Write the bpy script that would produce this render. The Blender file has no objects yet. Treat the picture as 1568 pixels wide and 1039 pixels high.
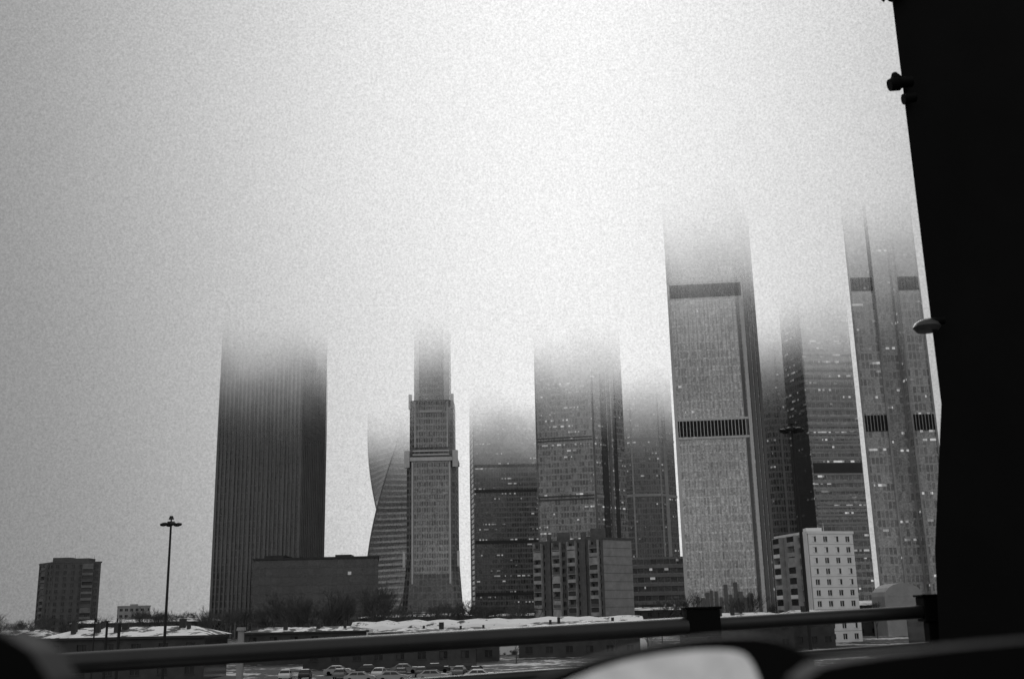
import bpy, math, random
from mathutils import Vector, Matrix
random.seed(7)
scene=bpy.context.scene
EYE=9.0
# ---------------------------------------------------------------- camera
cd=bpy.data.cameras.new("camera"); cam=bpy.data.objects.new("camera",cd)
scene.collection.objects.link(cam); scene.camera=cam
cam.location=(0,0,EYE); cd.sensor_width=36; cd.lens=37.9
cd.clip_start=0.05; cd.clip_end=12000
pitch=math.radians(14.3); roll=math.radians(1.27)
cam.rotation_euler=(Matrix.Rotation(math.pi/2+pitch,3,'X') @ Matrix.Rotation(-roll,3,'Z')).to_euler()
cd.dof.use_dof=True; cd.dof.focus_distance=400; cd.dof.aperture_fstop=4.5
scene.view_settings.view_transform='Standard'; scene.view_settings.look='None'; scene.view_settings.exposure=0

# ---------------------------------------------------------------- node helpers
class NT:
    def __init__(s,nt): s.t=nt; s.n=nt.nodes; s.l=nt.links
    def node(s,ty,**k):
        n=s.n.new(ty)
        for a,b in k.items(): setattr(n,a,b)
        return n
    def put(s,sock,v):
        if isinstance(v,(int,float)): sock.default_value=v
        elif isinstance(v,tuple): sock.default_value=v
        else: s.l.new(v,sock)
    def m(s,op,a,b=0.0,c=0.0,clamp=False):
        n=s.node('ShaderNodeMath',operation=op); n.use_clamp=clamp
        s.put(n.inputs[0],a); s.put(n.inputs[1],b); s.put(n.inputs[2],c)
        return n.outputs[0]
    def noise(s,vec,scale,detail=2.0,rough=0.5):
        n=s.node('ShaderNodeTexNoise'); s.l.new(vec,n.inputs['Vector'])
        n.inputs['Scale'].default_value=scale; n.inputs['Detail'].default_value=detail; n.inputs['Roughness'].default_value=rough
        return n.outputs[0]
    def ramp(s,v,a,b,c=0.0,d=1.0):
        n=s.node('ShaderNodeMapRange'); n.interpolation_type='SMOOTHSTEP'
        s.put(n.inputs[0],v); s.put(n.inputs[1],a); s.put(n.inputs[2],b); s.put(n.inputs[3],c); s.put(n.inputs[4],d)
        return n.outputs[0]
    def mixf(s,f,a,b):
        n=s.node('ShaderNodeMix'); n.data_type='FLOAT'
        s.put(n.inputs[0],f); s.put(n.inputs[2],a); s.put(n.inputs[3],b); return n.outputs[0]
    def comb(s,x,y,z=0.0):
        n=s.node('ShaderNodeCombineXYZ'); s.put(n.inputs[0],x); s.put(n.inputs[1],y); s.put(n.inputs[2],z); return n.outputs[0]
def newmat(name):
    m=bpy.data.materials.new(name); m.use_nodes=True; m.node_tree.nodes.clear()
    return m,NT(m.node_tree)
def finish(N,shader,fog=0):
    """fog: 0 none, 1 main walls, 2 thin trim (dissolves a little earlier)"""
    out=N.node('ShaderNodeOutputMaterial')
    if fog:
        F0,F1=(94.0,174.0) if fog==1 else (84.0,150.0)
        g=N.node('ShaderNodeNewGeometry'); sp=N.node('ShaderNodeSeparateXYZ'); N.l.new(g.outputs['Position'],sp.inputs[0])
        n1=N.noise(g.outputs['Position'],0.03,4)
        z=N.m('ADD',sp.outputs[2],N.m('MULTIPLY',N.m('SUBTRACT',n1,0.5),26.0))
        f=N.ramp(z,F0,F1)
        h=N.ramp(sp.outputs[2],10.0,120.0,0.03,0.14)  # fog and haze put into the material as transparency rising with height
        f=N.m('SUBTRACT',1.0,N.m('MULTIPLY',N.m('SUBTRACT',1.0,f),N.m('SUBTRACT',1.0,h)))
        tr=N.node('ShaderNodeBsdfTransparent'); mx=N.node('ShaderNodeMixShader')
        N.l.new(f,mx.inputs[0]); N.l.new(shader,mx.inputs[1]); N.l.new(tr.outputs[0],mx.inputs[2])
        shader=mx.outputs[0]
    N.l.new(shader,out.inputs[0])
def plain(name,val,rough=0.8,var=0.25,scale=1.0,fog=0,metal=0.0,spec=0.3,bump=0.0):
    m,N=newmat(name)
    g=N.node('ShaderNodeNewGeometry')
    n1=N.noise(g.outputs['Position'],scale,5,0.6); n2=N.noise(g.outputs['Position'],scale*0.13,3)
    f=N.m('ADD',N.m('MULTIPLY',N.m('SUBTRACT',n1,0.5),var*3),N.m('MULTIPLY',N.m('SUBTRACT',n2,0.5),var*2))
    v=N.m('MULTIPLY',N.m('MAXIMUM',N.m('ADD',f,1.0),0.1),val)
    p=N.node('ShaderNodeBsdfPrincipled'); N.l.new(N.comb(v,v,v),p.inputs['Base Color'])
    p.inputs['Roughness'].default_value=rough; p.inputs['Metallic'].default_value=metal
    p.inputs['Specular IOR Level'].default_value=spec
    if bump>0:
        b=N.node('ShaderNodeBump'); b.inputs['Strength'].default_value=bump; N.l.new(n1,b.inputs['Height']); N.l.new(b.outputs[0],p.inputs['Normal'])
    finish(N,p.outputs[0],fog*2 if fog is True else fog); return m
def facade(name,wall,glass,fh=3.6,mw=1.5,sp=0.3,mu=0.2,lit=0.02,var=0.6,grain=1.1,lite=0.5,rough=0.3,seed=0.0,cl=0.55):
    m,N=newmat(name)
    uv=N.node('ShaderNodeUVMap'); s=N.node('ShaderNodeSeparateXYZ'); N.l.new(uv.outputs[0],s.inputs[0])
    U=N.m('DIVIDE',s.outputs[0],mw); V=N.m('DIVIDE',s.outputs[1],fh)
    fu=N.m('FRACT',U); fv=N.m('FRACT',V); iu=N.m('FLOOR',U); iv=N.m('FLOOR',V)
    mm=N.m('MAXIMUM',N.m('LESS_THAN',fu,mu),N.m('LESS_THAN',fv,sp))
    wn=N.node('ShaderNodeTexWhiteNoise'); wn.noise_dimensions='3D'; N.l.new(N.comb(iu,iv,seed),wn.inputs['Vector'])
    r=wn.outputs[0]
    gl=N.m('MULTIPLY',N.m('ADD',N.m('MULTIPLY',N.m('SUBTRACT',r,0.5),var*2),1.0),glass)
    g=N.node('ShaderNodeNewGeometry')
    big=N.noise(g.outputs['Position'],0.05,4); fine=N.noise(g.outputs['Position'],grain,3,0.7)
    col=N.mixf(mm,gl,wall)
    col=N.m('MULTIPLY',col,N.m('ADD',0.64,N.m('MULTIPLY',big,0.72)))
    col=N.m('MULTIPLY',col,N.m('MAXIMUM',N.m('ADD',-0.35,N.m('MULTIPLY',fine,2.7)),0.1),0.0,True)
    p=N.node('ShaderNodeBsdfPrincipled'); N.l.new(N.comb(col,col,col),p.inputs['Base Color'])
    N.l.new(N.mixf(mm,rough*0.5,0.6),p.inputs['Roughness'])
    b=N.node('ShaderNodeBump'); b.inputs['Strength'].default_value=0.4; b.inputs['Distance'].default_value=0.3
    N.l.new(N.m('ADD',mm,N.m('MULTIPLY',r,0.15)),b.inputs['Height']); N.l.new(b.outputs[0],p.inputs['Normal'])
    wn2=N.node('ShaderNodeTexWhiteNoise'); wn2.noise_dimensions='3D'; N.l.new(N.comb(N.m('FLOOR',N.m('DIVIDE',s.outputs[0],1.1)),iv,seed+5.3),wn2.inputs['Vector'])
    cn=N.noise(N.comb(N.m('DIVIDE',s.outputs[0],14.0),N.m('MULTIPLY',iv,3.7),seed),1.0,2)
    on=N.m('MULTIPLY',N.m('LESS_THAN',wn2.outputs[0],min(.6,lit*9)),N.m('GREATER_THAN',cn,cl))
    on=N.m('MULTIPLY',on,N.m('GREATER_THAN',fv,0.74))
    N.put(p.inputs['Emission Color'],(1,1,1,1)); N.l.new(N.m('MULTIPLY',on,N.m('MULTIPLY',lite,N.m('ADD',0.2,r))),p.inputs['Emission Strength'])
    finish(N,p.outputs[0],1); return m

# ---------------------------------------------------------------- mesh builder
class B:
    def __init__(s): s.v=[];s.f=[];s.uv=[];s.mi=[]
    def face(s,pts,uvs=None,mi=0):
        i=len(s.v); s.v+= [tuple(p) for p in pts]; s.f.append(tuple(range(i,i+len(pts))))
        s.uv.append(uvs or [(p[0],p[1]) for p in pts]); s.mi.append(mi)
    def prism(s,fp,z0,z1,mi=0,top=None,cap=True,capmi=None,bottom=False):
        top=top or fp; n=len(fp); d=0.0
        for i in range(n):
            a=fp[i];b=fp[(i+1)%n];ta=top[i];tb=top[(i+1)%n]
            L=math.hypot(b[0]-a[0],b[1]-a[1])
            s.face([(a[0],a[1],z0),(b[0],b[1],z0),(tb[0],tb[1],z1),(ta[0],ta[1],z1)],[(d,z0),(d+L,z0),(d+L,z1),(d,z1)],mi)
            d+=L+7.3
        if cap: s.face([(p[0],p[1],z1) for p in top],None,mi if capmi is None else capmi)
        if bottom: s.face([(p[0],p[1],z0) for p in fp][::-1],None,mi)
    def box(s,x0,x1,y0,y1,z0,z1,mi=0):
        s.prism([(x0,y0),(x1,y0),(x1,y1),(x0,y1)],z0,z1,mi,bottom=True)
    def edge(s,p,q,s0,s1,z0,z1,d,mi=0,back=0.3):
        L=math.hypot(q[0]-p[0],q[1]-p[1]); t=((q[0]-p[0])/L,(q[1]-p[1])/L); n=(t[1],-t[0])
        def P(a,o): return (p[0]+t[0]*a+n[0]*o,p[1]+t[1]*a+n[1]*o)
        s.prism([P(s0,d),P(s1,d),P(s1,-back),P(s0,-back)],z0,z1,mi,bottom=True)
    def strip(s,p,q,s0,s1,z0,z1,d,mi=0):
        L=math.hypot(q[0]-p[0],q[1]-p[1]); t=((q[0]-p[0])/L,(q[1]-p[1])/L); n=(t[1],-t[0])
        def P(a,o): return (p[0]+t[0]*a+n[0]*o,p[1]+t[1]*a+n[1]*o)
        c=[P(s0,0.0),P(s0,d),P(s1,d),P(s1,0.0)]
        for i in range(3):
            a,b=c[i],c[i+1]; s.face([(a[0],a[1],z0),(b[0],b[1],z0),(b[0],b[1],z1),(a[0],a[1],z1)],[(s0,z0),(s1,z0),(s1,z1),(s0,z1)],mi)
    def tube(s,a,b,r0,r1,n=10,mi=0,caps=True):
        a=Vector(a);b=Vector(b);d=(b-a).normalized()
        up=Vector((0,0,1)) if abs(d.z)<0.9 else Vector((1,0,0))
        u=d.cross(up).normalized();w=d.cross(u)
        A=[a+(u*math.cos(2*math.pi*i/n)+w*math.sin(2*math.pi*i/n))*r0 for i in range(n)]
        C=[b+(u*math.cos(2*math.pi*i/n)+w*math.sin(2*math.pi*i/n))*r1 for i in range(n)]
        for i in range(n):
            j=(i+1)%n; s.face([A[i],A[j],C[j],C[i]],None,mi)
        if caps: s.face(A[::-1],None,mi); s.face(C,None,mi)
    def obj(s,name,mats,parent=None,smooth=False,bevel=0):
        me=bpy.data.meshes.new(name); me.from_pydata(s.v,[],s.f)
        ul=me.uv_layers.new(name="UVMap"); k=0
        for uvs in s.uv:
            for q in uvs: ul.data[k].uv=q; k+=1
        for m in (mats if isinstance(mats,list) else [mats]): me.materials.append(m)
        for p,mi in zip(me.polygons,s.mi): p.material_index=mi
        if smooth or bevel:
            import bmesh
            bm=bmesh.new(); bm.from_mesh(me); bmesh.ops.remove_doubles(bm,verts=bm.verts,dist=0.0005); bm.to_mesh(me); bm.free()
        o=bpy.data.objects.new(name,me); scene.collection.objects.link(o)
        if smooth:
            for p in me.polygons: p.use_smooth=True
            me.set_sharp_from_angle(angle=math.radians(40))
        if bevel:
            md=o.modifiers.new("bevel",'BEVEL'); md.width=bevel; md.segments=3; md.limit_method='ANGLE'
        if parent: o.parent=parent
        return o
def empty(name,loc=(0,0,0)):
    o=bpy.data.objects.new(name,None); scene.collection.objects.link(o); o.location=loc; o.empty_display_size=1
    return o
def L2(p,q): return math.hypot(q[0]-p[0],q[1]-p[1])
def lerp(p,q,t): return (p[0]+(q[0]-p[0])*t,p[1]+(q[1]-p[1])*t)

# ---------------------------------------------------------------- materials
M_snow=plain("snow",0.8,0.7,0.08,0.6,bump=0.2)
M_black=plain("black_paint",0.004,0.6,0.3,2.0,spec=0.05)
M_rail=plain("rail_paint",0.02,0.4,0.3,6.0,spec=0.35)
M_dark=plain("dark_metal",0.03,0.5,0.3,2.0,fog=True)
M_pole=plain("pole_paint",0.012,0.6,0.3,2.0)
M_dark2=plain("louvre_dark",0.012,0.7,0.3,1.0,fog=1,spec=0.1)
M_conc=plain("weathered_concrete",0.25,0.85,0.3,0.7)
M_fin=plain("tower_fin",0.2,0.5,0.3,0.9,fog=True)
M_finl=plain("pale_cladding",0.42,0.5,0.2,0.9,fog=True)
M_bark=plain("bark",0.07,0.9,0.3,1.0)
M_chim=plain("sooty_brick",0.04,0.9,0.3,1.0)
TOP=182.0

# ---------------------------------------------------------------- ground, sky
def ground():
    m,N=newmat("snowy_ground")
    g=N.node('ShaderNodeNewGeometry'); P=g.outputs['Position']
    a=N.noise(P,0.045,6,0.65); b=N.noise(P,0.6,5,0.6)
    f=N.ramp(N.m('ADD',a,N.m('MULTIPLY',N.m('SUBTRACT',b,0.5),0.5)),0.53,0.59)
    base=N.m('MULTIPLY',N.m('ADD',0.2,b),0.04)
    v=N.mixf(f,base,0.6)
    p=N.node('ShaderNodeBsdfPrincipled'); N.l.new(N.comb(v,v,v),p.inputs['Base Color']); p.inputs['Roughness'].default_value=0.9
    bp=N.node('ShaderNodeBump'); N.l.new(b,bp.inputs['Height']); bp.inputs['Strength'].default_value=0.4; N.l.new(bp.outputs[0],p.inputs['Normal'])
    finish(N,p.outputs[0])
    b=B(); b.face([(-5000,-3000,0),(5000,-3000,0),(5000,9000,0),(-5000,9000,0)]); b.obj("ground",m)
ground()
def wetasphalt():
    m,N=newmat("asphalt_with_slush")
    g=N.node('ShaderNodeNewGeometry'); P=g.outputs['Position']
    a=N.noise(P,0.22,7,0.75); b=N.noise(P,2.0,4,0.6)
    f=N.ramp(a,0.54,0.60); v=N.mixf(f,N.m('MULTIPLY',N.m('ADD',0.4,b),0.035),0.6)
    p=N.node('ShaderNodeBsdfPrincipled'); N.l.new(N.comb(v,v,v),p.inputs['Base Color']); p.inputs['Roughness'].default_value=0.8
    p.inputs['Specular IOR Level'].default_value=0.2
    finish(N,p.outputs[0]); return m
M_asph=wetasphalt()
b=B(); b.face([(-45,118,.004),(30,118,.004),(30,205,.004),(-45,205,.004)]); b.obj("parking_lot",M_asph)
b=B()
for i in range(20):
    x=-38+i*3.0
    for y0 in (150,172): b.face([(x,y0,.008),(x+.12,y0,.008),(x+.12,y0+5,.008),(x,y0+5,.008)])
b.obj("parking_bay_marking",plain("white_paint",0.7))
# snowy embankment behind the sheds
b=B()
pts=[]; re_=random.Random(9)
xs=[-40+i*2.5 for i in range(29)]
prof=[(262,4.5),(266,7.0+0),(269,8.1),(276,8.2),(284,5.0)]
hh=[re_.uniform(-.35,.25) for _ in xs]
for i in range(len(xs)-1):
    for j in range(4):
        b.face([(xs[i],prof[j][0],max(0,prof[j][1]+hh[i])),(xs[i+1],prof[j][0],prof[j][1]+hh[i+1]),(xs[i+1],prof[j+1][0],prof[j+1][1]+hh[i+1]),(xs[i],prof[j+1][0],prof[j+1][1]+hh[i])])
    b.face([(xs[i],262,0),(xs[i+1],262,0),(xs[i+1],262,4.5+hh[i+1]),(xs[i],262,4.5+hh[i])])
    b.face([(xs[i],284,5+hh[i]),(xs[i+1],284,5+hh[i+1]),(xs[i+1],290,0),(xs[i],290,0)])
def roofsnow(name,a0,a1,sc=.35):
    m,N=newmat(name); g=N.node('ShaderNodeNewGeometry')
    a=N.noise(g.outputs['Position'],sc,5,0.65); f=N.ramp(a,a0,a1); v=N.mixf(f,0.04,0.8)
    p=N.node('ShaderNodeBsdfPrincipled'); N.l.new(N.comb(v,v,v),p.inputs['Base Color']); p.inputs['Roughness'].default_value=.8; finish(N,p.outputs[0]); return m
M_roofsnow=roofsnow("melting_snow_roof",0.42,0.5)
M_roofthin=roofsnow("patchy_snow_roof",0.5,0.56)
b.obj("snowy_embankment",roofsnow("embankment_snow",0.38,0.46,.25))

w=bpy.data.worlds.new("World"); scene.world=w; w.use_nodes=True; w.node_tree.nodes.clear(); N=NT(w.node_tree)
sky=N.node('ShaderNodeTexSky'); sky.sky_type='NISHITA'; sky.sun_disc=False
sky.sun_elevation=math.radians(32); sky.sun_rotation=math.radians(4); sky.dust_density=2; sky.air_density=1
bw=N.node('ShaderNodeRGBToBW'); N.l.new(sky.outputs[0],bw.inputs[0])
bg1=N.node('ShaderNodeBackground'); N.l.new(N.m('MINIMUM',bw.outputs[0],14.0),bg1.inputs[0]); bg1.inputs[1].default_value=0.05
tc=N.node('ShaderNodeTexCoord'); D=tc.outputs['Generated']; s=N.node('ShaderNodeSeparateXYZ'); N.l.new(D,s.inputs[0])
x,y,z=s.outputs
dx=N.m('SUBTRACT',x,0.05); dz=N.m('SUBTRACT',z,0.54)
wx=N.ramp(z,-0.05,0.45,11.0,7.0)
q=N.m('ADD',N.m('MULTIPLY',N.m('MULTIPLY',dx,dx),wx),N.m('MULTIPLY',N.m('MULTIPLY',dz,dz),0.8))
gl=N.m('MULTIPLY',N.m('EXPONENT',N.m('MULTIPLY',q,-1.0)),N.ramp(y,-0.1,0.5))
cl=N.noise(D,3.0,4); gr=N.noise(D,520.0,2,0.8)
Lm=N.m('ADD',0.19,N.m('MULTIPLY',gl,0.74))
Lm=N.m('ADD',Lm,N.ramp(y,0.25,-0.5,0.0,0.42))
Lm=N.m('MULTIPLY',Lm,N.m('ADD',0.93,N.m('MULTIPLY',cl,0.14)))
Lm=N.m('MULTIPLY',Lm,N.m('ADD',0.55,N.m('MULTIPLY',gr,0.9)))
bg2=N.node('ShaderNodeBackground'); N.l.new(Lm,bg2.inputs[0]); bg2.inputs[1].default_value=1.0
mx=N.node('ShaderNodeMixShader'); mx.inputs[0].default_value=0.95
N.l.new(bg1.outputs[0],mx.inputs[1]); N.l.new(bg2.outputs[0],mx.inputs[2])
o=N.node('ShaderNodeOutputWorld'); N.l.new(mx.outputs[0],o.inputs[0])
sd=bpy.data.lights.new("sun",'SUN'); sd.energy=0.6; sd.angle=math.radians(20); so=bpy.data.objects.new("sun",sd); scene.collection.objects.link(so)
el,az=math.radians(32),math.radians(4)
so.rotation_euler=Vector((math.sin(az)*math.cos(el),math.cos(az)*math.cos(el),math.sin(el))).to_track_quat('Z','Y').to_euler()

# ---------------------------------------------------------------- skyscrapers
def tower(name,fp,mat,z1=TOP,extra=None,roofmat=None):
    e=empty(name,(fp[0][0],fp[0][1],0)); 
    def par(o): o.parent=e; o.matrix_parent_inverse=Matrix.Translation(-Vector(e.location)); return o
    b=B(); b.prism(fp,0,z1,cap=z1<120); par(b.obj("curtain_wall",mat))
    return e,par
FT=150.0
# 1 ribbed tower on the left
f1=facade("ribbed_glass",0.11,0.055,3.7,2.3,0.22,0.4,0.0,0.4,seed=1)
fp=[(-159.7,575),(-113.5,570),(-106,600),(-152.6,605)]
e,par=tower("ribbed_skyscraper",fp,f1)
b=B()
for p,q in ((fp[0],fp[1]),(fp[1],fp[2])):
    L=L2(p,q); n=int(L/2.3)
    for i in range(n+1):
        a=i*(L-0.8)/n; b.strip(p,q,a,a+(0.9 if i%4 else 1.3),0,FT,0.7)
par(b.obj("vertical_fins",plain("fin_grey",0.13,0.5,0.3,0.9,fog=True)))
e,par=tower("office_podium",[(-131.8,550),(-69.4,550),(-74.9,592),(-131.8,592)],facade("podium_glass",0.075,0.055,4.2,3.0,0.3,0.1,0.0,0.2,seed=2),38)
b=B(); b.prism([(-132.4,549.4),(-68.8,549.4),(-74.6,592.6),(-132.4,592.6)],38,39.0,bottom=True); b.box(-128,-118,556,570,39.0,40.6); b.box(-92,-84,556,566,39.0,40.3); par(b.obj("parapet_and_plant",M_dark))
b=B(); b.box(-84.5,-82.8,549.7,550.5,30,31.6); par(b.obj("roof_lamp",plain("pale_sign",0.8)))

# 2 twisted tower
e=empty("twisted_skyscraper",(-89,860,0))
b=B(); n=42; fhh=4.3; S=20.5
def ring(k):
    a=math.radians((k*fhh-84)*3/4.3+2); r=[]
    for cx,cy in ((-1,-1),(1,-1),(1,1),(-1,1)):
        r.append((-89+S*(cx*math.cos(a)-cy*math.sin(a)),860+S*(cx*math.sin(a)+cy*math.cos(a))))
    return r
for k in range(n): b.prism(ring(k),k*fhh,(k+1)*fhh,top=ring(k+1),cap=False)
o=b.obj("twisted_curtain_wall",facade("twist_glass",0.32,0.17,4.3,60,0.38,0.01,0.0,0.3,0.8,seed=3)); o.parent=e; o.matrix_parent_inverse=Matrix.Translation((89,-860,0))
b=B()
for k in range(34):
    for c in range(4):
        p,q=ring(k)[c],ring(k+1)[c]; b.tube((p[0],p[1],k*fhh),(q[0],q[1],(k+1)*fhh),.5,.5,4,caps=False)
o=b.obj("spiral_edges",M_fin); o.parent=e; o.matrix_parent_inverse=Matrix.Translation((89,-860,0))

# 3 stepped tower
e=empty("stepped_skyscraper",(-44.6,575,0))
fm=facade("stepped_glass",0.36,0.2,3.4,1.3,0.35,0.25,0.0,0.4,seed=4)
fm2=facade("stepped_side",0.17,0.1,3.4,2.6,0.3,0.3,0.0,0.4,seed=5)
def par3(o): o.parent=e; o.matrix_parent_inverse=Matrix.Translation((44.6,-575,0)); return o
def R(x0,x1,y0,y1): return [(x0,y0),(x1,y0),(x1,y1),(x0,y1)]
def oct_(x0,x1,y0,y1,c): return [(x0+c,y0),(x1-c,y0),(x1,y0+c),(x1,y1-c),(x1-c,y1),(x0+c,y1),(x0,y1-c),(x0,y0+c)]
b=B()
b.prism(oct_(-61.2,-28.2,571,606,3),0,9,top=oct_(-60.2,-29.4,572,605,3),cap=True)
b.prism(oct_(-60.2,-29.4,572,605,3),9,38,top=oct_(-58,-31.4,575,602,2.5),cap=False)
b.prism(oct_(-58,-31.4,575,602,2.5),38,92,cap=True)
b.prism(oct_(-56.6,-32.8,576.5,600,2.5),92,123,cap=True)
b.prism(oct_(-54.4,-35,578.5,598,2),123,TOP,cap=False)
par3(b.obj("shaft",fm2))
b=B(); 
b.prism(R(-54,-35.4,574.2,576),4,91,cap=True)
b.prism(R(-53,-36.4,575.6,577),97,122,cap=True)
b.strip((-51.5,578.5),(-38,578.5),0,13.5,123,TOP,.7)
par3(b.obj("centre_bay",fm))
b=B(); b.prism(oct_(-58.6,-30.8,573.6,603,2.8),89.5,91.5,bottom=True)
for zz in (92.5,94.5): b.edge((-57.5,574.4),(-31.9,574.4),3,22.6,zz,zz+.7,0.8)
b.edge((-53,575.6),(-36.4,575.6),2,14,116,117.2,0.5); 
for xx in (-54.6,-34.8): b.box(xx-.45,xx+.45,573.7,575.2,10,89)
for xx in (-53.4,-36): b.box(xx-.35,xx+.35,575.1,576.8,97,122)
for sx in (-1,1):
    b.prism([(-44.7+sx*12.9-1.4,573.4),(-44.7+sx*12.9+1.4,573.4),(-44.7+sx*12.9+1.4,577),(-44.7+sx*12.9-1.4,577)],86,95)
    b.prism([(-44.7+sx*11.4-.8,575),(-44.7+sx*11.4+.8,575),(-44.7+sx*11.4+.8,578),(-44.7+sx*11.4-.8,578)],118,126)
    b.prism([(-44.7+sx*14.2-.6,572.4),(-44.7+sx*14.2+.6,572.4),(-44.7+sx*14.2+.6,575),(-44.7+sx*14.2-.6,575)],34,42)
par3(b.obj("pale_ledges_and_frames",plain("pale_ledge",0.55,0.5,0.2,0.9,fog=1)))
b=B()
for sx in (-1,1):
    b.tube((-44.7+sx*14,570.6,0),(-44.7+sx*9,570.6,11),.5,.5,6)
b.tube((-53.7,570.6,11),(-35.7,570.6,11),.5,.5,6)
par3(b.obj("entrance_truss",M_finl))

# 4 dotted slab tower
fp=[(-33.4,800),(-30,775),(16.5,778),(14,803)]
e,par=tower("dark_glass_skyscraper",fp,facade("dark_glass",0.11,0.05,3.6,1.8,0.35,0.15,0.04,0.7,0.9,0.3,seed=6,cl=0.57))
b=B(); b.strip(fp[1],fp[2],0,.7,0,FT,.4); b.strip(fp[0],fp[1],1,6,0,FT,.3); par(b.obj("corner_trim",M_fin))
b=B()
for zz in (22,58,94,112): b.strip(fp[1],fp[2],0.8,46,zz,zz+2.2,.3)
par(b.obj("plant_floor_louvres",M_dark))

# 5 broad tower pair
fp=[(12.4,607),(44,600),(64,622),(32,629)]
e,par=tower("broad_glass_skyscraper",fp,facade("broad_glass",0.31,0.19,3.5,1.6,0.3,0.18,0.05,0.6,lite=0.4,seed=8,cl=0.58))
b=B()
for zz in (70,71.8,103,104.6): b.strip(fp[0],fp[1],0.3,32,zz,zz+.8,.5)
b.strip(fp[1],fp[2],8,13,0,FT,.4); b.strip(fp[1],fp[2],19,22,0,FT,.4)
par(b.obj("dark_bands",plain("dark_bands",0.06,0.5,0.3,1.0,fog=True)))
b=B(); b.strip(fp[1],fp[2],0,1.2,0,FT,.5); b.strip(fp[1],fp[2],14.5,16.5,0,FT,.6); b.strip(fp[0],fp[1],0,.7,0,FT,.5); par(b.obj("pale_piers",M_fin))
b=B()
for zz in (71,104): b.strip(fp[1],fp[2],1.4,7.8,zz,zz+1.4,.45); b.strip(fp[1],fp[2],16.8,18.8,zz,zz+1.4,.45)
par(b.obj("side_bands",M_finl))
fp=[(66.5,702),(74.9,690),(92.8,690),(105,706),(97,726),(70,726)]
e,par=tower("banded_skyscraper",fp,facade("banded_glass",0.18,0.09,3.6,1.6,0.3,0.2,0.02,0.6,lite=0.3,seed=9))
b=B()
for i in range(3):
    b.strip(fp[i],fp[i+1],0,1,0,FT,.5)
    for zz in (80,116): b.strip(fp[i],fp[i+1],1.1,L2(fp[i],fp[i+1])-.1,zz,zz+1.6,.5)
b.strip(fp[2],fp[3],5,9,0,FT,.6)
par(b.obj("pale_bands",M_finl))
e,par=tower("low_banded_office",[(51.4,500),(76,500),(79,530),(53,530)],facade("low_off",0.16,0.06,4,3,0.45,0.05,0.03,0.4,lite=.3,seed=10),33)
b=B()
for k in range(1,8): b.edge((51.4,500),(76,500),0,24.6,k*4,k*4+1.3,.4)
par(b.obj("storey_bands",plain("band_grey",0.16)))

# 6 main right tower
fp=[(61.1,405),(89.8,402),(98.2,418),(69.5,421)]
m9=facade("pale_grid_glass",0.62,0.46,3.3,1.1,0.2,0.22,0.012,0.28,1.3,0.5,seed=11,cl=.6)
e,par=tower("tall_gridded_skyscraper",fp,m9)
b=B()
for (za,zb) in ((72.5,78.5),(127,132.5)): 
    b.strip(fp[0],fp[1],1.0,28.4,za,zb,.25)
par(b.obj("plant_floor_louvres",M_dark2))
MP=plain("pier_pale",0.52,0.5,0.15,0.9,fog=True)
b=B()
for (za,zb) in ((72.5,78.5),(127,132.5)):
    for i in range(21): b.strip(fp[0],fp[1],1.6+i*1.3,1.85+i*1.3,za,zb,.55)
for a in (0,27.6): b.strip(fp[0],fp[1],a,a+1.1,0,FT,.7)
for zz in (71.6,78.6,126.2,132.6): b.strip(fp[0],fp[1],1.1,27.6,zz,zz+.8,.5)
for k in range(1,17): 
    b.strip(fp[0],fp[1],1.2+k*1.55,1.36+k*1.55,0,72.5,.3); b.strip(fp[0],fp[1],1.2+k*1.55,1.36+k*1.55,79.5,126,.3)
par(b.obj("piers_and_mullions",MP))
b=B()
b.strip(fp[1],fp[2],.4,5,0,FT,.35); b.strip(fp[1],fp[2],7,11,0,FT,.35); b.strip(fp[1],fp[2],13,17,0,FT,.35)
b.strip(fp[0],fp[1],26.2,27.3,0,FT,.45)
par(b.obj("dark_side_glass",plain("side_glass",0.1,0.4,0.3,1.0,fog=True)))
b=B()
for i in range(12): b.edge(fp[0],fp[1],4+i*1.7,4+i*1.7+random.uniform(.9,1.7),1,random.uniform(13,19),.8)
par(b.obj("entrance_columns",plain("entrance_column",0.12,fog=True)))

# 7 background towers right
fp=[(150,640),(176,640),(184,670),(157,670)]
tower("pale_distant_skyscraper",fp,facade("pale_far",0.3,0.22,3.6,2,0.3,0.2,0.0,0.4,seed=12))
fp=[(133,585),(138,575),(160,578),(162,600),(139,602)]
e,par=tower("dark_slender_skyscraper",fp,facade("dark_slender",0.15,0.09,3.6,1.6,0.3,0.2,0.01,0.5,lite=.3,seed=13))
b=B()
for a in (5,12,17): b.strip(fp[1],fp[2],a,a+1.2,0,FT,.4)
par(b.obj("piers",M_fin))
fp=[(141,548),(146,530),(172,533),(177,552)]
e,par=tower("striped_skyscraper",fp,facade("striped",0.28,0.11,3.6,2.2,0.4,0.1,0.05,0.5,lite=0.45,seed=14,cl=0.56))
b=B()
for k in range(8,34): b.strip(fp[1],fp[2],.8,25.5,k*4,k*4+1.1,.35)
par(b.obj("storey_bands",plain("storey_band",0.27,0.5,0.3,0.9,fog=True)))
b=B(); b.strip(fp[1],fp[2],.8,25.5,73,78,.5); b.strip(fp[0],fp[1],0,18.5,0,FT,.3); par(b.obj("louvres_and_dark_face",M_dark))  # louvre band, plus a dark sheet over the left face
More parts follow.
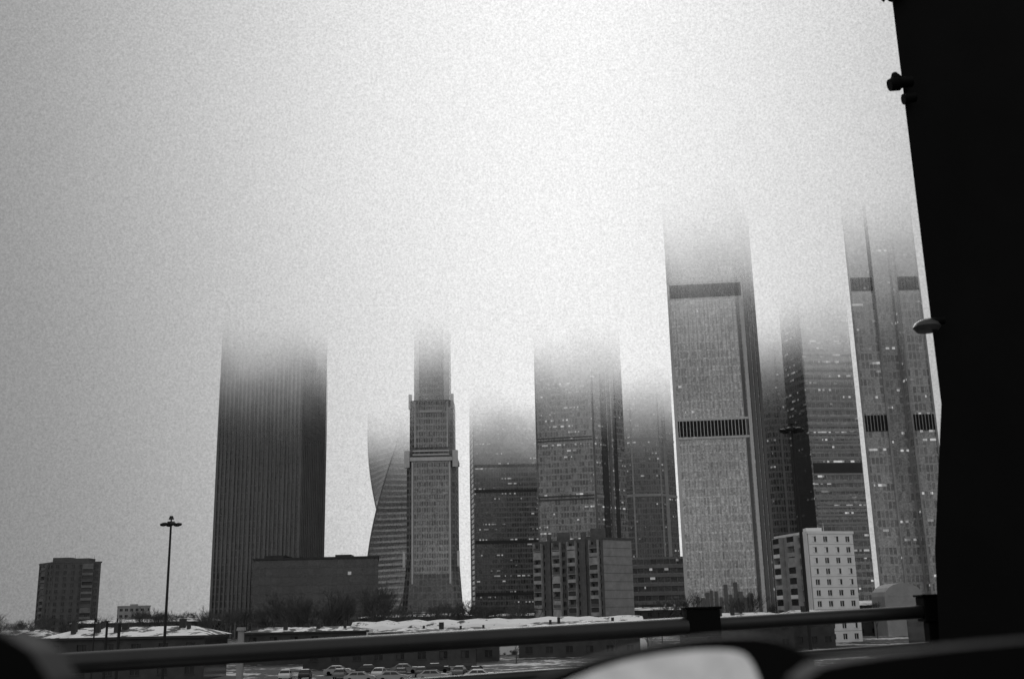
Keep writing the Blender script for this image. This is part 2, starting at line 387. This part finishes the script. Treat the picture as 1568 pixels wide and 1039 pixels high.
# 8 right tower (recessed centre)
fp=[(130.8,400),(140.6,400),(140.6,404),(149.0,404),(149.0,400),(158.2,400),(170,432),(142.5,432)]
m11=facade("right_glass",0.32,0.22,3.3,1.5,0.25,0.25,0.04,0.5,1.3,0.4,seed=15,cl=0.58)
e,par=tower("recessed_front_skyscraper",fp,m11)
b=B()
for (za,zb) in ((72.5,78.5),(127,132.5)):
    b.strip(fp[0],fp[1],.8,9.0,za,zb,.4); b.strip(fp[4],fp[5],.8,8.6,za,zb,.4)
par(b.obj("plant_floor_louvres",M_dark2))
b=B()
for (za,zb) in ((72.5,78.5),(127,132.5)):
    for i in range(6): b.strip(fp[0],fp[1],1.4+i*1.25,1.65+i*1.25,za,zb,.7); b.strip(fp[4],fp[5],1.4+i*1.2,1.65+i*1.2,za,zb,.7)
for (p,q) in ((fp[0],fp[1]),(fp[4],fp[5]),(fp[2],fp[3])):
    L=L2(p,q)
    for a in (0,L-.7): b.strip(p,q,a,a+.7,0,FT,.5)
par(b.obj("piers",plain("pier_mid",0.27,0.5,0.3,0.9,fog=True)))

# ---------------------------------------------------------------- apartment blocks
M_win=plain("window_glass",0.02,0.15,0.5,0.3,spec=0.4)
def wwall(b,p,q,z0,z1,cols,floors,ww,wh,d=.22,mi=0,winmi=1,s0=0,s1=None):
    L=s1 if s1 else L2(p,q); W=L-s0; fh=(z1-z0)/floors; pitch=W/cols
    for f in range(floors):
        zb=z0+f*fh; sill=zb+ (fh-wh)*0.5
        b.edge(p,q,s0,L,zb,sill,d,mi,.1); b.edge(p,q,s0,L,sill+wh,zb+fh,d,mi,.1)
        x=s0
        for c in range(cols):
            a=s0+c*pitch+(pitch-ww)/2
            b.edge(p,q,x,a,sill,sill+wh,d,mi,.1); x=a+ww
            b.edge(p,q,a+ww*.5-.05,a+ww*.5+.05,sill,sill+wh,.08,mi,.05)
            b.edge(p,q,a-.08,a+ww+.08,sill-.12,sill-.02,d+.12,mi,.0)
            if random.random()<.3: b.edge(p,q,a+.05,a+ww*.48,sill+.05,sill+wh-.05,.03,mi,.02)
        b.edge(p,q,x,L,sill,sill+wh,d,mi,.1)
def balc(b,p,q,s0,s1,z0,z1,floors,d=1.3,mi=2):
    fh=(z1-z0)/floors
    for f in range(floors):
        zb=z0+f*fh
        b.edge(p,q,s0,s1,zb,zb+.18,d,mi,.0); 
        b.edge(p,q,s0,s1,zb+.181,zb+1.15,d,mi if random.random()<.7 else 0,-(d-.1))
        if random.random()<.45: b.edge(p,q,s0+.1,s1-.1,zb+1.16,zb+fh-.25,d-.08,1 if random.random()<.6 else mi,-(d-.3))
    b.edge(p,q,s0-.12,s0,z0,z1,d+.03,mi,0); b.edge(p,q,s1,s1+.12,z0,z1,d+.03,mi,0)
def block(name,A,Bc,C,z1,floors,mats,left,right,roofs):
    D=(A[0]+C[0]-Bc[0],A[1]+C[1]-Bc[1])
    e=empty(name,(Bc[0],Bc[1],0)); inv=Matrix.Translation(-Vector(e.location))
    b=B(); b.prism([A,Bc,C,D],0,z1,1); left(b,A,Bc,z1,floors); right(b,Bc,C,z1,floors)
    o=b.obj("walls_windows_balconies",mats,e); o.matrix_parent_inverse=inv
    b=B(); 
    cx=(A[0]+C[0])/2; cy=(A[1]+C[1])/2
    def out(p,k=.5): 
        v=Vector((p[0]-cx,p[1]-cy)); v=v+v.normalized()*k; return (cx+v.x,cy+v.y)
    b.prism([out(A),out(Bc),out(C),out(D)],z1+.003,z1+.7,bottom=True)
    for (t,uu,wd,h) in roofs:
        c=lerp(lerp(A,Bc,t),lerp(D,C,t),uu); b.box(c[0]-wd,c[0]+wd,c[1]-wd*.8,c[1]+wd*.8,z1+.7,z1+.7+h)
        b.tube((c[0]+wd+1,c[1],z1+.7),(c[0]+wd+1,c[1],z1+.7+h+1.5),.08,.05,5)
    o=b.obj("parapet_and_lift_houses",mats[0],e); o.matrix_parent_inverse=inv
    return e
Mb1=plain("dark_brick",0.10,0.9,0.4,0.8,bump=.2); Mb2=plain("balcony_panel",0.28,0.8,0.5,0.6)
def lf(b,p,q,z1,fl):
    L=L2(p,q)
    wwall(b,p,q,0,z1,10,fl,1.3,1.5)
    for s in (1.0,L*.31,L*.53,L*.84): balc(b,p,q,s,s+3.2,0,z1,fl)
    b.edge(p,q,L*.23,L*.23+1.2,0,z1+2.8,.9,0,.1); b.edge(p,q,L*.72,L*.72+1.6,0,z1+2.8,.9,0,.1)
def rf(b,p,q,z1,fl):
    L=L2(p,q); b.edge(p,q,0,L,0,z1,.2,3,.1)
    for k in range(1,fl): b.edge(p,q,0,L,k*z1/fl-.06,k*z1/fl+.06,.24,0,-.15)
block("brick_apartment_block",(5.7,374),(27.9,355),(38.0,364),32.0,12,[Mb1,M_win,Mb2,plain("end_wall",0.25,0.9,0.3,0.5)],lf,rf,[(.28,.4,2.2,2.9),(.78,.4,2.4,3.3),(.55,.6,1,1.2)])
Mw=plain("white_panel",0.72,0.85,0.1,0.5)
Mw2=plain("grey_panel",0.3,0.85,0.4,0.5)
def lf2(b,p,q,z1,fl):
    L=L2(p,q); wwall(b,p,q,0,z1,6,fl,1.4,1.5,mi=3)
    balc(b,p,q,1.0,5.2,0,z1,fl,1.5); balc(b,p,q,L*.5,L*.5+4.5,0,z1,fl,1.5)
    b.edge(p,q,L-2.2,L-.02,0,z1,.35,0,.1)
def rf2(b,p,q,z1,fl):
    wwall(b,p,q,0,z1,4,fl,1.35,1.45,mi=0)
    L=L2(p,q)
    for k in range(1,fl): b.edge(p,q,0,L,k*z1/fl-.05,k*z1/fl+.05,.235,3,-.15)
block("white_panel_apartment_block",(75.2,318),(79.3,298),(92.9,303),28.6,10,[Mw,M_win,Mw2,plain("panel_dark",.25,.9,.3,.5)],lf2,rf2,[(.5,.5,2.2,1.6)])  # last material: darker panel tone for the left face and storey joints
def lf3(b,p,q,z1,fl):
    L=L2(p,q); wwall(b,p,q,0,z1,5,fl,1.4,1.5); balc(b,p,q,L*.35,L*.35+5,0,z1,fl)
def rf3(b,p,q,z1,fl):
    L=L2(p,q); wwall(b,p,q,0,z1,6,fl,1.4,1.5); balc(b,p,q,L*.62,L*.62+4.5,0,z1,fl)
block("grey_apartment_block",(-222.5,512),(-210,498),(-190.5,503),36,13,[plain("grey_brick",0.09,0.9,0.3,0.6),M_win,plain("gb2",0.15,0.9,0.3,0.6)],lf3,rf3,[(.4,.4,4,2.2),(.6,.7,5,1.6)])
def lf4(b,p,q,z1,fl): wwall(b,p,q,0,z1,6,fl,1.8,1.6)
block("distant_apartment_block",(-258,715),(-252,700),(-233,703),19,5,[plain("far_panel",0.3,0.9,0.2,0.5),M_win,Mw2],lf4,lf4,[(.5,.5,2,1)])

# ---------------------------------------------------------------- low snowy-roofed buildings
M_low=plain("low_wall",0.05,0.9,0.4,0.5)
def shed(name,x0,x1,y0,y1,h,rh,chim=2,rm=None):
    e=empty(name,(x0,y0,0)); inv=Matrix.Translation(-Vector(e.location))
    b=B(); b.box(x0,x1,y0,y1,0,h,0)
    n=max(3,int((x1-x0)/4))
    wwall(b,(x0,y0),(x1,y0),0,h,n,max(1,int(h/3)),1.5,1.3,mi=2)
    o=b.obj("walls_and_windows",[M_win,M_win,M_low],e); o.matrix_parent_inverse=inv
    b=B(); ym=(y0+y1)/2; o_=.6; z=h+.003
    a=[(x0-o_,y0-o_,z),(x1+o_,y0-o_,z),(x1+o_,y1+o_,z),(x0-o_,y1+o_,z)]; hip=min(4,(x1-x0)*.2)
    r0=(x0+hip,ym,h+rh); r1=(x1-hip,ym,h+rh)
    b.face([a[0],a[1],r1,r0]); b.face([a[1],a[2],r1]); b.face([a[2],a[3],r0,r1]); b.face([a[3],a[0],r0])
    o=b.obj("snowy_roof",rm or M_roofsnow,e); o.matrix_parent_inverse=inv
    b=B(); b.box(x0-o_-.03,x1+o_+.03,y0-o_-.06,y0-o_,h-.35,h+.02)
    for i in range(chim):
        cx=random.uniform(x0+3,x1-3); cy=random.uniform(y0+2,ym); wd=random.uniform(.2,.5)
        b.box(cx-wd,cx+wd,cy-.35,cy+.35,h,h+rh+random.uniform(.3,1.2))
    o=b.obj("chimneys_and_eaves",M_chim,e); o.matrix_parent_inverse=inv
shed("low_brick_house",-76,-50,178,192,6.9,1.5,9)
shed("low_brick_house",-104,-82,196,208,6.6,1.6,4,M_roofthin)
shed("warehouse",-58,-32,235,246,6.5,.9,5,M_roofthin)
shed("warehouse",-30,-4,228,240,6.0,.7,4,M_roofthin)
shed("warehouse",0,26,240,252,6.4,.9,3,M_roofthin)
shed("warehouse",38,62,252,264,7.2,1.1,3)
shed("warehouse",64,74,262,276,7.6,1.0,2)
shed("warehouse",96,122,262,276,7.2,1.0,2)
shed("garage_row",-40,-8,208,213,4.2,.4,0,M_roofthin)
shed("distant_depot",-60,-18,420,436,9,1,3)
shed("distant_depot",-10,26,380,395,8.6,.8,3)
shed("distant_depot",38,70,440,455,9.5,1.2,3)
shed("distant_depot",-190,-130,470,490,9.2,1.4,3)
shed("distant_depot",100,150,360,378,9.5,1.5,3)
b=B()
for i in range(9):
    a0=math.pi*i/9; a1=math.pi*(i+1)/9
    b.face([(120+6*math.cos(a0),345,12+4*math.sin(a0)),(120+6*math.cos(a1),345,12+4*math.sin(a1)),(120+6*math.cos(a1),358,12+4*math.sin(a1)),(120+6*math.cos(a0),358,12+4*math.sin(a0))])
b.face([(120+6*math.cos(math.pi*i/9),345,12+4*math.sin(math.pi*i/9)) for i in range(10)]); b.box(114,126,345.05,358,0,12)
b.obj("arched_hall",plain("arched_hall",0.3,0.7,0.2,0.5))

# ---------------------------------------------------------------- trees
def treemesh(seed,H):
    rnd=random.Random(seed); b=B()
    def grow(p,d,L,r,dep):
        q=p+d*L; b.tube(p,q,r,r*.65,4 if dep<2 else 3,caps=False)
        if dep>=6: return
        n=3 if dep<5 else 3
        for i in range(n):
            ax=Vector((rnd.uniform(-1,1),rnd.uniform(-1,1),rnd.uniform(-.2,.6))).normalized()
            nd=(d*1.0+ax*rnd.uniform(.45,.95)+Vector((0,0,.12))).normalized()
            s=p.lerp(q,rnd.uniform(.55,1.0)) if i else q
            grow(s,nd,L*rnd.uniform(.62,.86),max(r*.6,.02),dep+1)
    grow(Vector((0,0,0)),Vector((rnd.uniform(-.05,.05),0,1)).normalized(),H*.24,H*.018,0)
    zm=max(v[2] for v in b.v); k=H/zm
    b.v=[(v[0]*k,v[1]*k,v[2]*k) for v in b.v]
    me=bpy.data.meshes.new("bare_tree_mesh"); me.from_pydata(b.v,[],b.f); me.materials.append(M_bark); return me
tm=[treemesh(i,12+i*.6) for i in range(4)]
rt=random.Random(3)
def tree(x,y,s): 
    o=bpy.data.objects.new("bare_tree",rt.choice(tm)); scene.collection.objects.link(o); o.location=(x,y,0); o.scale=(s,s,s*rt.uniform(.85,1.1)); o.rotation_euler=(0,0,rt.uniform(0,6.28))
for i in range(15): tree(rt.uniform(-66,-38),rt.uniform(292,330),rt.uniform(1.0,1.45))
for i in range(13): tree(rt.uniform(-36,10),rt.uniform(295,340),rt.uniform(.8,1.1))
for i in range(9): tree(rt.uniform(-140,-75),rt.uniform(230,330),rt.uniform(.75,1.0))
for i in range(10): tree(rt.uniform(38,120),rt.uniform(325,345),rt.uniform(.85,1.15))
for i in range(6): tree(rt.uniform(-40,30),rt.uniform(215,224),rt.uniform(.35,.55))
col=bpy.data.collections.new("distant_tree_row"); scene.collection.children.link(col)
par_e=empty("distant_tree_mass")
for i in range(90):
    o=bpy.data.objects.new("tree",rt.choice(tm)); col.objects.link(o)
    yy=rt.uniform(440,545); o.location=(rt.uniform(-.5,.45)*yy,yy,0); s=rt.uniform(.8,1.25); o.scale=(s*1.3,s*1.3,s); o.rotation_euler=(0,0,rt.uniform(0,6)); o.parent=par_e

# ---------------------------------------------------------------- street lamps
def lamp(x,y,H,w=1.7):
    e=empty("street_lamp",(x,y,0))
    b=B(); b.tube((0,0,0),(0,0,H),.16,.09,10); b.tube((0,0,0),(0,0,1.2),.24,.2,10)
    b.tube((0,0,H),(0,0,H+.45),.09,.05,8)
    b.tube((-.32,0,H+.05),(.32,0,H+.05),.13,.13,8)
    b.obj("pole",M_pole,e,True)
    for i in range(6):
        a=math.pi*2*i/6; c,s_=math.cos(a),math.sin(a)
        b=B(); b.tube((0,0,H-.1),(c*w*.33,s_*w*.33,H-.02),.05,.04,6); b.obj("arm",M_pole,e)
        b=B(); R0=[(0.0,.04),(.12,.03),(.26,-.03),(.28,-.14),(.2,-.24),(0.0,-.27)]
        for k in range(5):
            for j in range(10):
                t0=2*math.pi*j/10;t1=2*math.pi*(j+1)/10
                pp=[]
                for (r,zz),t in ((R0[k],t0),(R0[k],t1),(R0[k+1],t1),(R0[k+1],t0)): pp.append((c*w*.42+r*math.cos(t)*1.1,s_*w*.42+r*math.sin(t)*1.1,H+zz))
                b.face(pp)
        b.obj("lamp_head",M_pole,e,True)
    b=B(); b.tube((0,0,H+.35),(0,0,H+.66),.26,.15,8); b.obj("cap",M_pole,e)
lamp(-31.7,100,17.8); lamp(20.8,80,22.0,1.6)

def pole(name,x,y,z0,z1,r,m): 
    b=B(); b.tube((x,y,z0),(x,y,z1),r,r*.8,8); b.tube((x,y,z1),(x,y,z1+r*.8),r*1.25,r*1.1,8); b.obj(name,m)
pole("chimney_pipe",-26.6,72,0,9.1,.10,M_pole); pole("chimney_pipe",-25.8,72,0,8.9,.12,M_pole); pole("chimney_pipe",-27.4,72,0,9.3,.06,M_pole)
pole("concrete_post",-17.4,70,0,8.4,.25,M_conc)
pole("utility_pole",-32,130,0,9.6,.12,M_pole)

# ---------------------------------------------------------------- parked cars
def carbuild():
    side=[(-2.2,.35),(-2.25,.75),(-2.1,.95),(-1.7,1.0),(-1.15,1.42),(.45,1.45),(1.1,1.0),(2.0,.85),(2.2,.6),(2.2,.35)]
    b=B(); n=len(side)
    def wy(z): return .86 if z<1.0 else .86-(z-1.0)*.5
    for i in range(n):
        j=(i+1)%n; (x0,z0),(x1,z1)=side[i],side[j]
        b.face([(x0,-wy(z0),z0),(x1,-wy(z1),z1),(x1,wy(z1),z1),(x0,wy(z0),z0)])
    b.face([(x,-wy(z),z) for x,z in side]); b.face([(x,wy(z),z) for x,z in side][::-1])
    g=B()
    for sgn in (-1,1):
        yy=lambda z:sgn*(wy(z)+.012)
        g.face([(-1.5,yy(1.03),1.03),(-.35,yy(1.03),1.03),(-.35,yy(1.38),1.38),(-1.08,yy(1.38),1.38)])
        g.face([(-.27,yy(1.03),1.03),(.95,yy(1.03),1.03),(.42,yy(1.38),1.38),(-.27,yy(1.38),1.38)])
    g.face([(1.1+.01,-.78,1.01),(1.1+.01,.78,1.01),(.5,.62,1.43),(.5,-.62,1.43)])
    g.face([(-1.68,-.78,1.03),(-1.68,.78,1.03),(-1.2,.62,1.41),(-1.2,-.62,1.41)])
    wl=B()
    for x in (-1.4,1.35):
        for s_ in (-1,1): wl.tube((x,s_*.7,.33),(x,s_*.88,.33),.33,.33,14)
    sn=B(); sn.box(-1.05,.35,-.58,.58,1.455,1.52); sn.box(1.2,1.95,-.7,.7,.99,1.02)
    return b,g,wl,sn
cb,cg,cw,cs=carbuild()
paints=[plain("car_paint_%d"%i,v,0.3,0.1,1,spec=.4) for i,v in enumerate((.02,.06,.3,.15,.6))]
def car(x,y,r,k,snow):
    e=empty("parked_car",(x,y,0)); e.rotation_euler=(0,0,r)
    cb.obj("body",paints[k],e,False,.06); cg.obj("windows",M_win,e); cw.obj("wheels",M_black,e)
    if snow: cs.obj("snow_on_roof",M_snow,e,False,.02)
rc=random.Random(5)
for i in range(11):
    if rc.random()<.85: car(-36.5+i*3.0+rc.uniform(-.3,.3),174.5+rc.uniform(-.9,.9),math.pi/2+rc.uniform(-.12,.12),rc.randrange(5),rc.random()<.5)
for i in range(5): car(-30+i*5.4+rc.uniform(-.3,.3),186+rc.uniform(-.6,.6),rc.uniform(-.1,.1),rc.randrange(5),rc.random()<.5)
for i in range(4): car(-24+i*6.2+rc.uniform(-1,1),163+rc.uniform(-1,1),rc.uniform(-.15,.15),rc.randrange(5),rc.random()<.5)

# ---------------------------------------------------------------- bridge: deck, guard rail, pylon
P0=Vector((-2.36,6.8,EYE-.214)); T=Vector((3.56,1.2,.108))
def P(t): return P0+T*t
nrm=Vector((T.y,-T.x,0)).normalized()
b=B()
for (o0,o1,h0,h1) in ((-.5,1.4,-1.1,-1.5),(1.4,24,-1.25,-1.9)):
    a,c=P(-10),P(12)
    q=[a+nrm*o0,c+nrm*o0,c+nrm*o1,a+nrm*o1]
    up=[Vector((v.x,v.y,v.z+h0)) for v in q]; dn=[Vector((v.x,v.y,v.z+h1)) for v in q]
    b.face(up[::-1]); b.face(dn)
    for i in range(4):
        j=(i+1)%4; b.face([dn[i],dn[j],up[j],up[i]])
b.obj("bridge_deck",M_asph)
b=B()
for t in (-8,0,8):
    c=P(t)+nrm*8; b.box(c.x-1,c.x+1,c.y-1,c.y+1,0,c.z-1.91)
b.obj("bridge_pier",M_conc)
e=empty("bridge_guardrail",P(0)); inv=Matrix.Translation(-P(0))
def g(o): o.parent=e; o.matrix_parent_inverse=inv; return o
b=B(); b.tube(P(-4),P(1.0),.062,.062,28); g(b.obj("top_rail",M_rail,None,True))
b=B(); b.tube(P(1.06),P(1.76),.05,.05,28); g(b.obj("top_rail_end",M_rail,None,True))
dn=Vector((0,0,-.26))
b=B(); b.tube(P(-4)+dn,P(1.76)+dn,.035,.035,20); g(b.obj("lower_rail",M_rail,None,True))
b=B(); 
for t in (-2.9,-1.6,-.35,1.035,1.56):
    c=P(t); w_=.12 if t<1.2 else .06
    if t<-.3: 
        b.box(c.x-.05,c.x+.05,c.y-.05,c.y+.05,c.z-1.12,c.z-.055)
    else:
        b.box(c.x-w_,c.x+w_,c.y-.09,c.y+.09,c.z-.075,c.z+.11); b.box(c.x-w_-.015,c.x+w_+.015,c.y-.1,c.y+.1,c.z+.1103,c.z+.13)
        b.box(c.x+w_-.09,c.x+w_+.01,c.y-.06,c.y+.06,c.z-1.12,c.z-.0755)
g(b.obj("posts",M_black,None,False,.008))
# pylon
e2=empty("bridge_pylon",(4.5,8.8,0)); inv2=Matrix.Translation(-Vector((4.5,8.8,0)))
def g2(o): o.parent=e2; o.matrix_parent_inverse=inv2; return o
b=B(); up=[(3.30,8.2),(6.2,8.2),(6.2,9.5),(3.95,9.5)]; lo=[(3.05,8.2),(6.2,8.2),(6.2,9.5),(3.6,9.5)]
b.prism(lo,0,EYE-.6); b.prism(lo,EYE-.6,EYE+.4,top=[(3.12,8.2),(6.2,8.2),(6.2,9.5),(3.7,9.5)],cap=False)
b.prism([(3.12,8.2),(6.2,8.2),(6.2,9.5),(3.7,9.5)],EYE+.4,EYE+1.5,top=up,cap=False); b.prism(up,EYE+1.5,18)
g2(b.obj("shaft",M_black))
b=B(); 
b.tube((3.35,8.12,13.19),(3.22,8.12,13.18),.045,.05,10); b.tube((3.235,8.12,13.18),(3.16,8.12,13.16),.065,.05,12); b.tube((3.22,8.12,13.22),(3.21,8.12,13.27),.05,.02,10)
b.tube((3.36,8.12,13.05),(3.26,8.12,13.03),.04,.045,10)
b.tube((3.4,8.12,14.1),(3.25,8.12,14.02),.07,.09,12); b.tube((3.25,8.12,14.02),(3.14,8.12,14.08),.09,.05,12)
g2(b.obj("brackets",M_black,None,True))
b=B(); b.tube((3.36,8.1,11.14),(3.24,8.1,11.13),.03,.03,8)
g2(b.obj("lamp_arm",M_black))
b=B(); prof=[(0,.05),(.05,.045),(.09,.02),(.105,-.01),(.08,-.045),(0,-.05)]
for k in range(5):
    for j in range(20):
        t0=2*math.pi*j/20;t1=2*math.pi*(j+1)/20; pp=[]
        for (r,zz),t in ((prof[k],t0),(prof[k],t1),(prof[k+1],t1),(prof[k+1],t0)): pp.append((3.22+r*math.cos(t),8.1+r*math.sin(t),11.1+zz))
        b.face(pp)
g2(b.obj("lamp_head",plain("lamp_glass",0.05,.4,.1,3),None,True))

# ---------------------------------------------------------------- own car: door and side mirror
tt=math.tan(math.radians(14))
e3=empty("car_side_mirror",(0.09,.8,EYE-.1)); inv3=Matrix.Translation(-Vector((0.09,.8,EYE-.1)))
def smoothpoly(pts,it=3):
    for _ in range(it):
        o=[]
        for i in range(len(pts)):
            a=pts[i];c=pts[(i+1)%len(pts)]
            o+= [(a[0]*.75+c[0]*.25,a[1]*.75+c[1]*.25),(a[0]*.25+c[0]*.75,a[1]*.25+c[1]*.75)]
        pts=o
    return pts
hs=smoothpoly([(-.06,-.085),(.01,-.044),(.07,-.025),(.145,-.016),(.195,-.020),(.225,-.05),(.22,-.15),(.10,-.17),(-.03,-.15)])
gs=smoothpoly([(-.035,-.082),(.02,-.050),(.075,-.031),(.145,-.025),(.168,-.034),(.172,-.12),(.09,-.145),(-.01,-.13)])
b=B(); c0=Vector((.09,0,-.09))
def ringm(pts,sc,dy): return [(c0.x+(x-c0.x)*sc,.8+z*tt+dy,EYE+c0.z+(z-c0.z)*sc) for x,z in pts]
rings=[ringm(hs,.98,0),ringm(hs,1,.008),ringm(hs,.94,.05),ringm(hs,.8,.09),ringm(hs,.5,.12)]
for r0,r1 in zip(rings,rings[1:]):
    for i in range(len(r0)):
        j=(i+1)%len(r0); b.face([r0[i],r0[j],r1[j],r1[i]])
b.face(rings[0][::-1]); b.face(rings[-1])
o=b.obj("housing",M_black,e3,True); o.matrix_parent_inverse=inv3
M_mir,N=newmat("mirror_glass"); p=N.node('ShaderNodeBsdfPrincipled'); g_=N.node('ShaderNodeNewGeometry'); nn=N.noise(g_.outputs['Position'],60,4)
mc=N.m('ADD',.42,N.m('MULTIPLY',nn,.35)); N.l.new(N.comb(mc,mc,mc),p.inputs['Base Color']); p.inputs['Metallic'].default_value=1; N.l.new(N.ramp(nn,.4,.7,.05,.25),p.inputs['Roughness']); finish(N,p.outputs[0])
b=B(); b.face([(x,.797+z*tt,EYE+z) for x,z in gs][::-1]); o=b.obj("mirror_glass",M_mir,e3); o.matrix_parent_inverse=inv3
b=B(); b.tube((.2,.82,EYE-.11),(.36,.74,EYE-.13),.05,.06,14); o=b.obj("arm",M_black,e3,True); o.matrix_parent_inverse=inv3
e4=empty("car_door",(0,.6,EYE-.3)); inv4=Matrix.Translation(-Vector((0,.6,EYE-.3)))
b=B(); b.box(-1.1,1.1,.5,.68,EYE-.95,EYE-.13); o=b.obj("door_panel",M_black,e4,False,.03); o.matrix_parent_inverse=inv4
b=B(); pr=smoothpoly([(-.48,-.13),(-.48,.0),(-.34,.003),(-.256,-.008),(-.240,-.13)],2)
for yy,rv in ((.62,True),(.66,False)):
    f=[(x,yy,EYE+z) for x,z in pr]; b.face(f if rv else f[::-1])
for i in range(len(pr)):
    j=(i+1)%len(pr); b.face([(pr[i][0],.62,EYE+pr[i][1]),(pr[i][0],.66,EYE+pr[i][1]),(pr[j][0],.66,EYE+pr[j][1]),(pr[j][0],.62,EYE+pr[j][1])])
o=b.obj("rear_corner_trim",M_black,e4); o.matrix_parent_inverse=inv4
b=B(); pr=smoothpoly([(.14,-.13),(.15,-.036),(.21,-.026),(.34,-.018),(.48,-.01),(.5,-.13)],2)
for yy,rv in ((.64,True),(.68,False)):
    f=[(x,yy,EYE+z) for x,z in pr]; b.face(f if rv else f[::-1])
for i in range(len(pr)):
    j=(i+1)%len(pr); b.face([(pr[i][0],.64,EYE+pr[i][1]),(pr[i][0],.68,EYE+pr[i][1]),(pr[j][0],.68,EYE+pr[j][1]),(pr[j][0],.64,EYE+pr[j][1])])
o=b.obj("front_corner_trim",M_black,e4); o.matrix_parent_inverse=inv4
print("objects",len(bpy.data.objects))
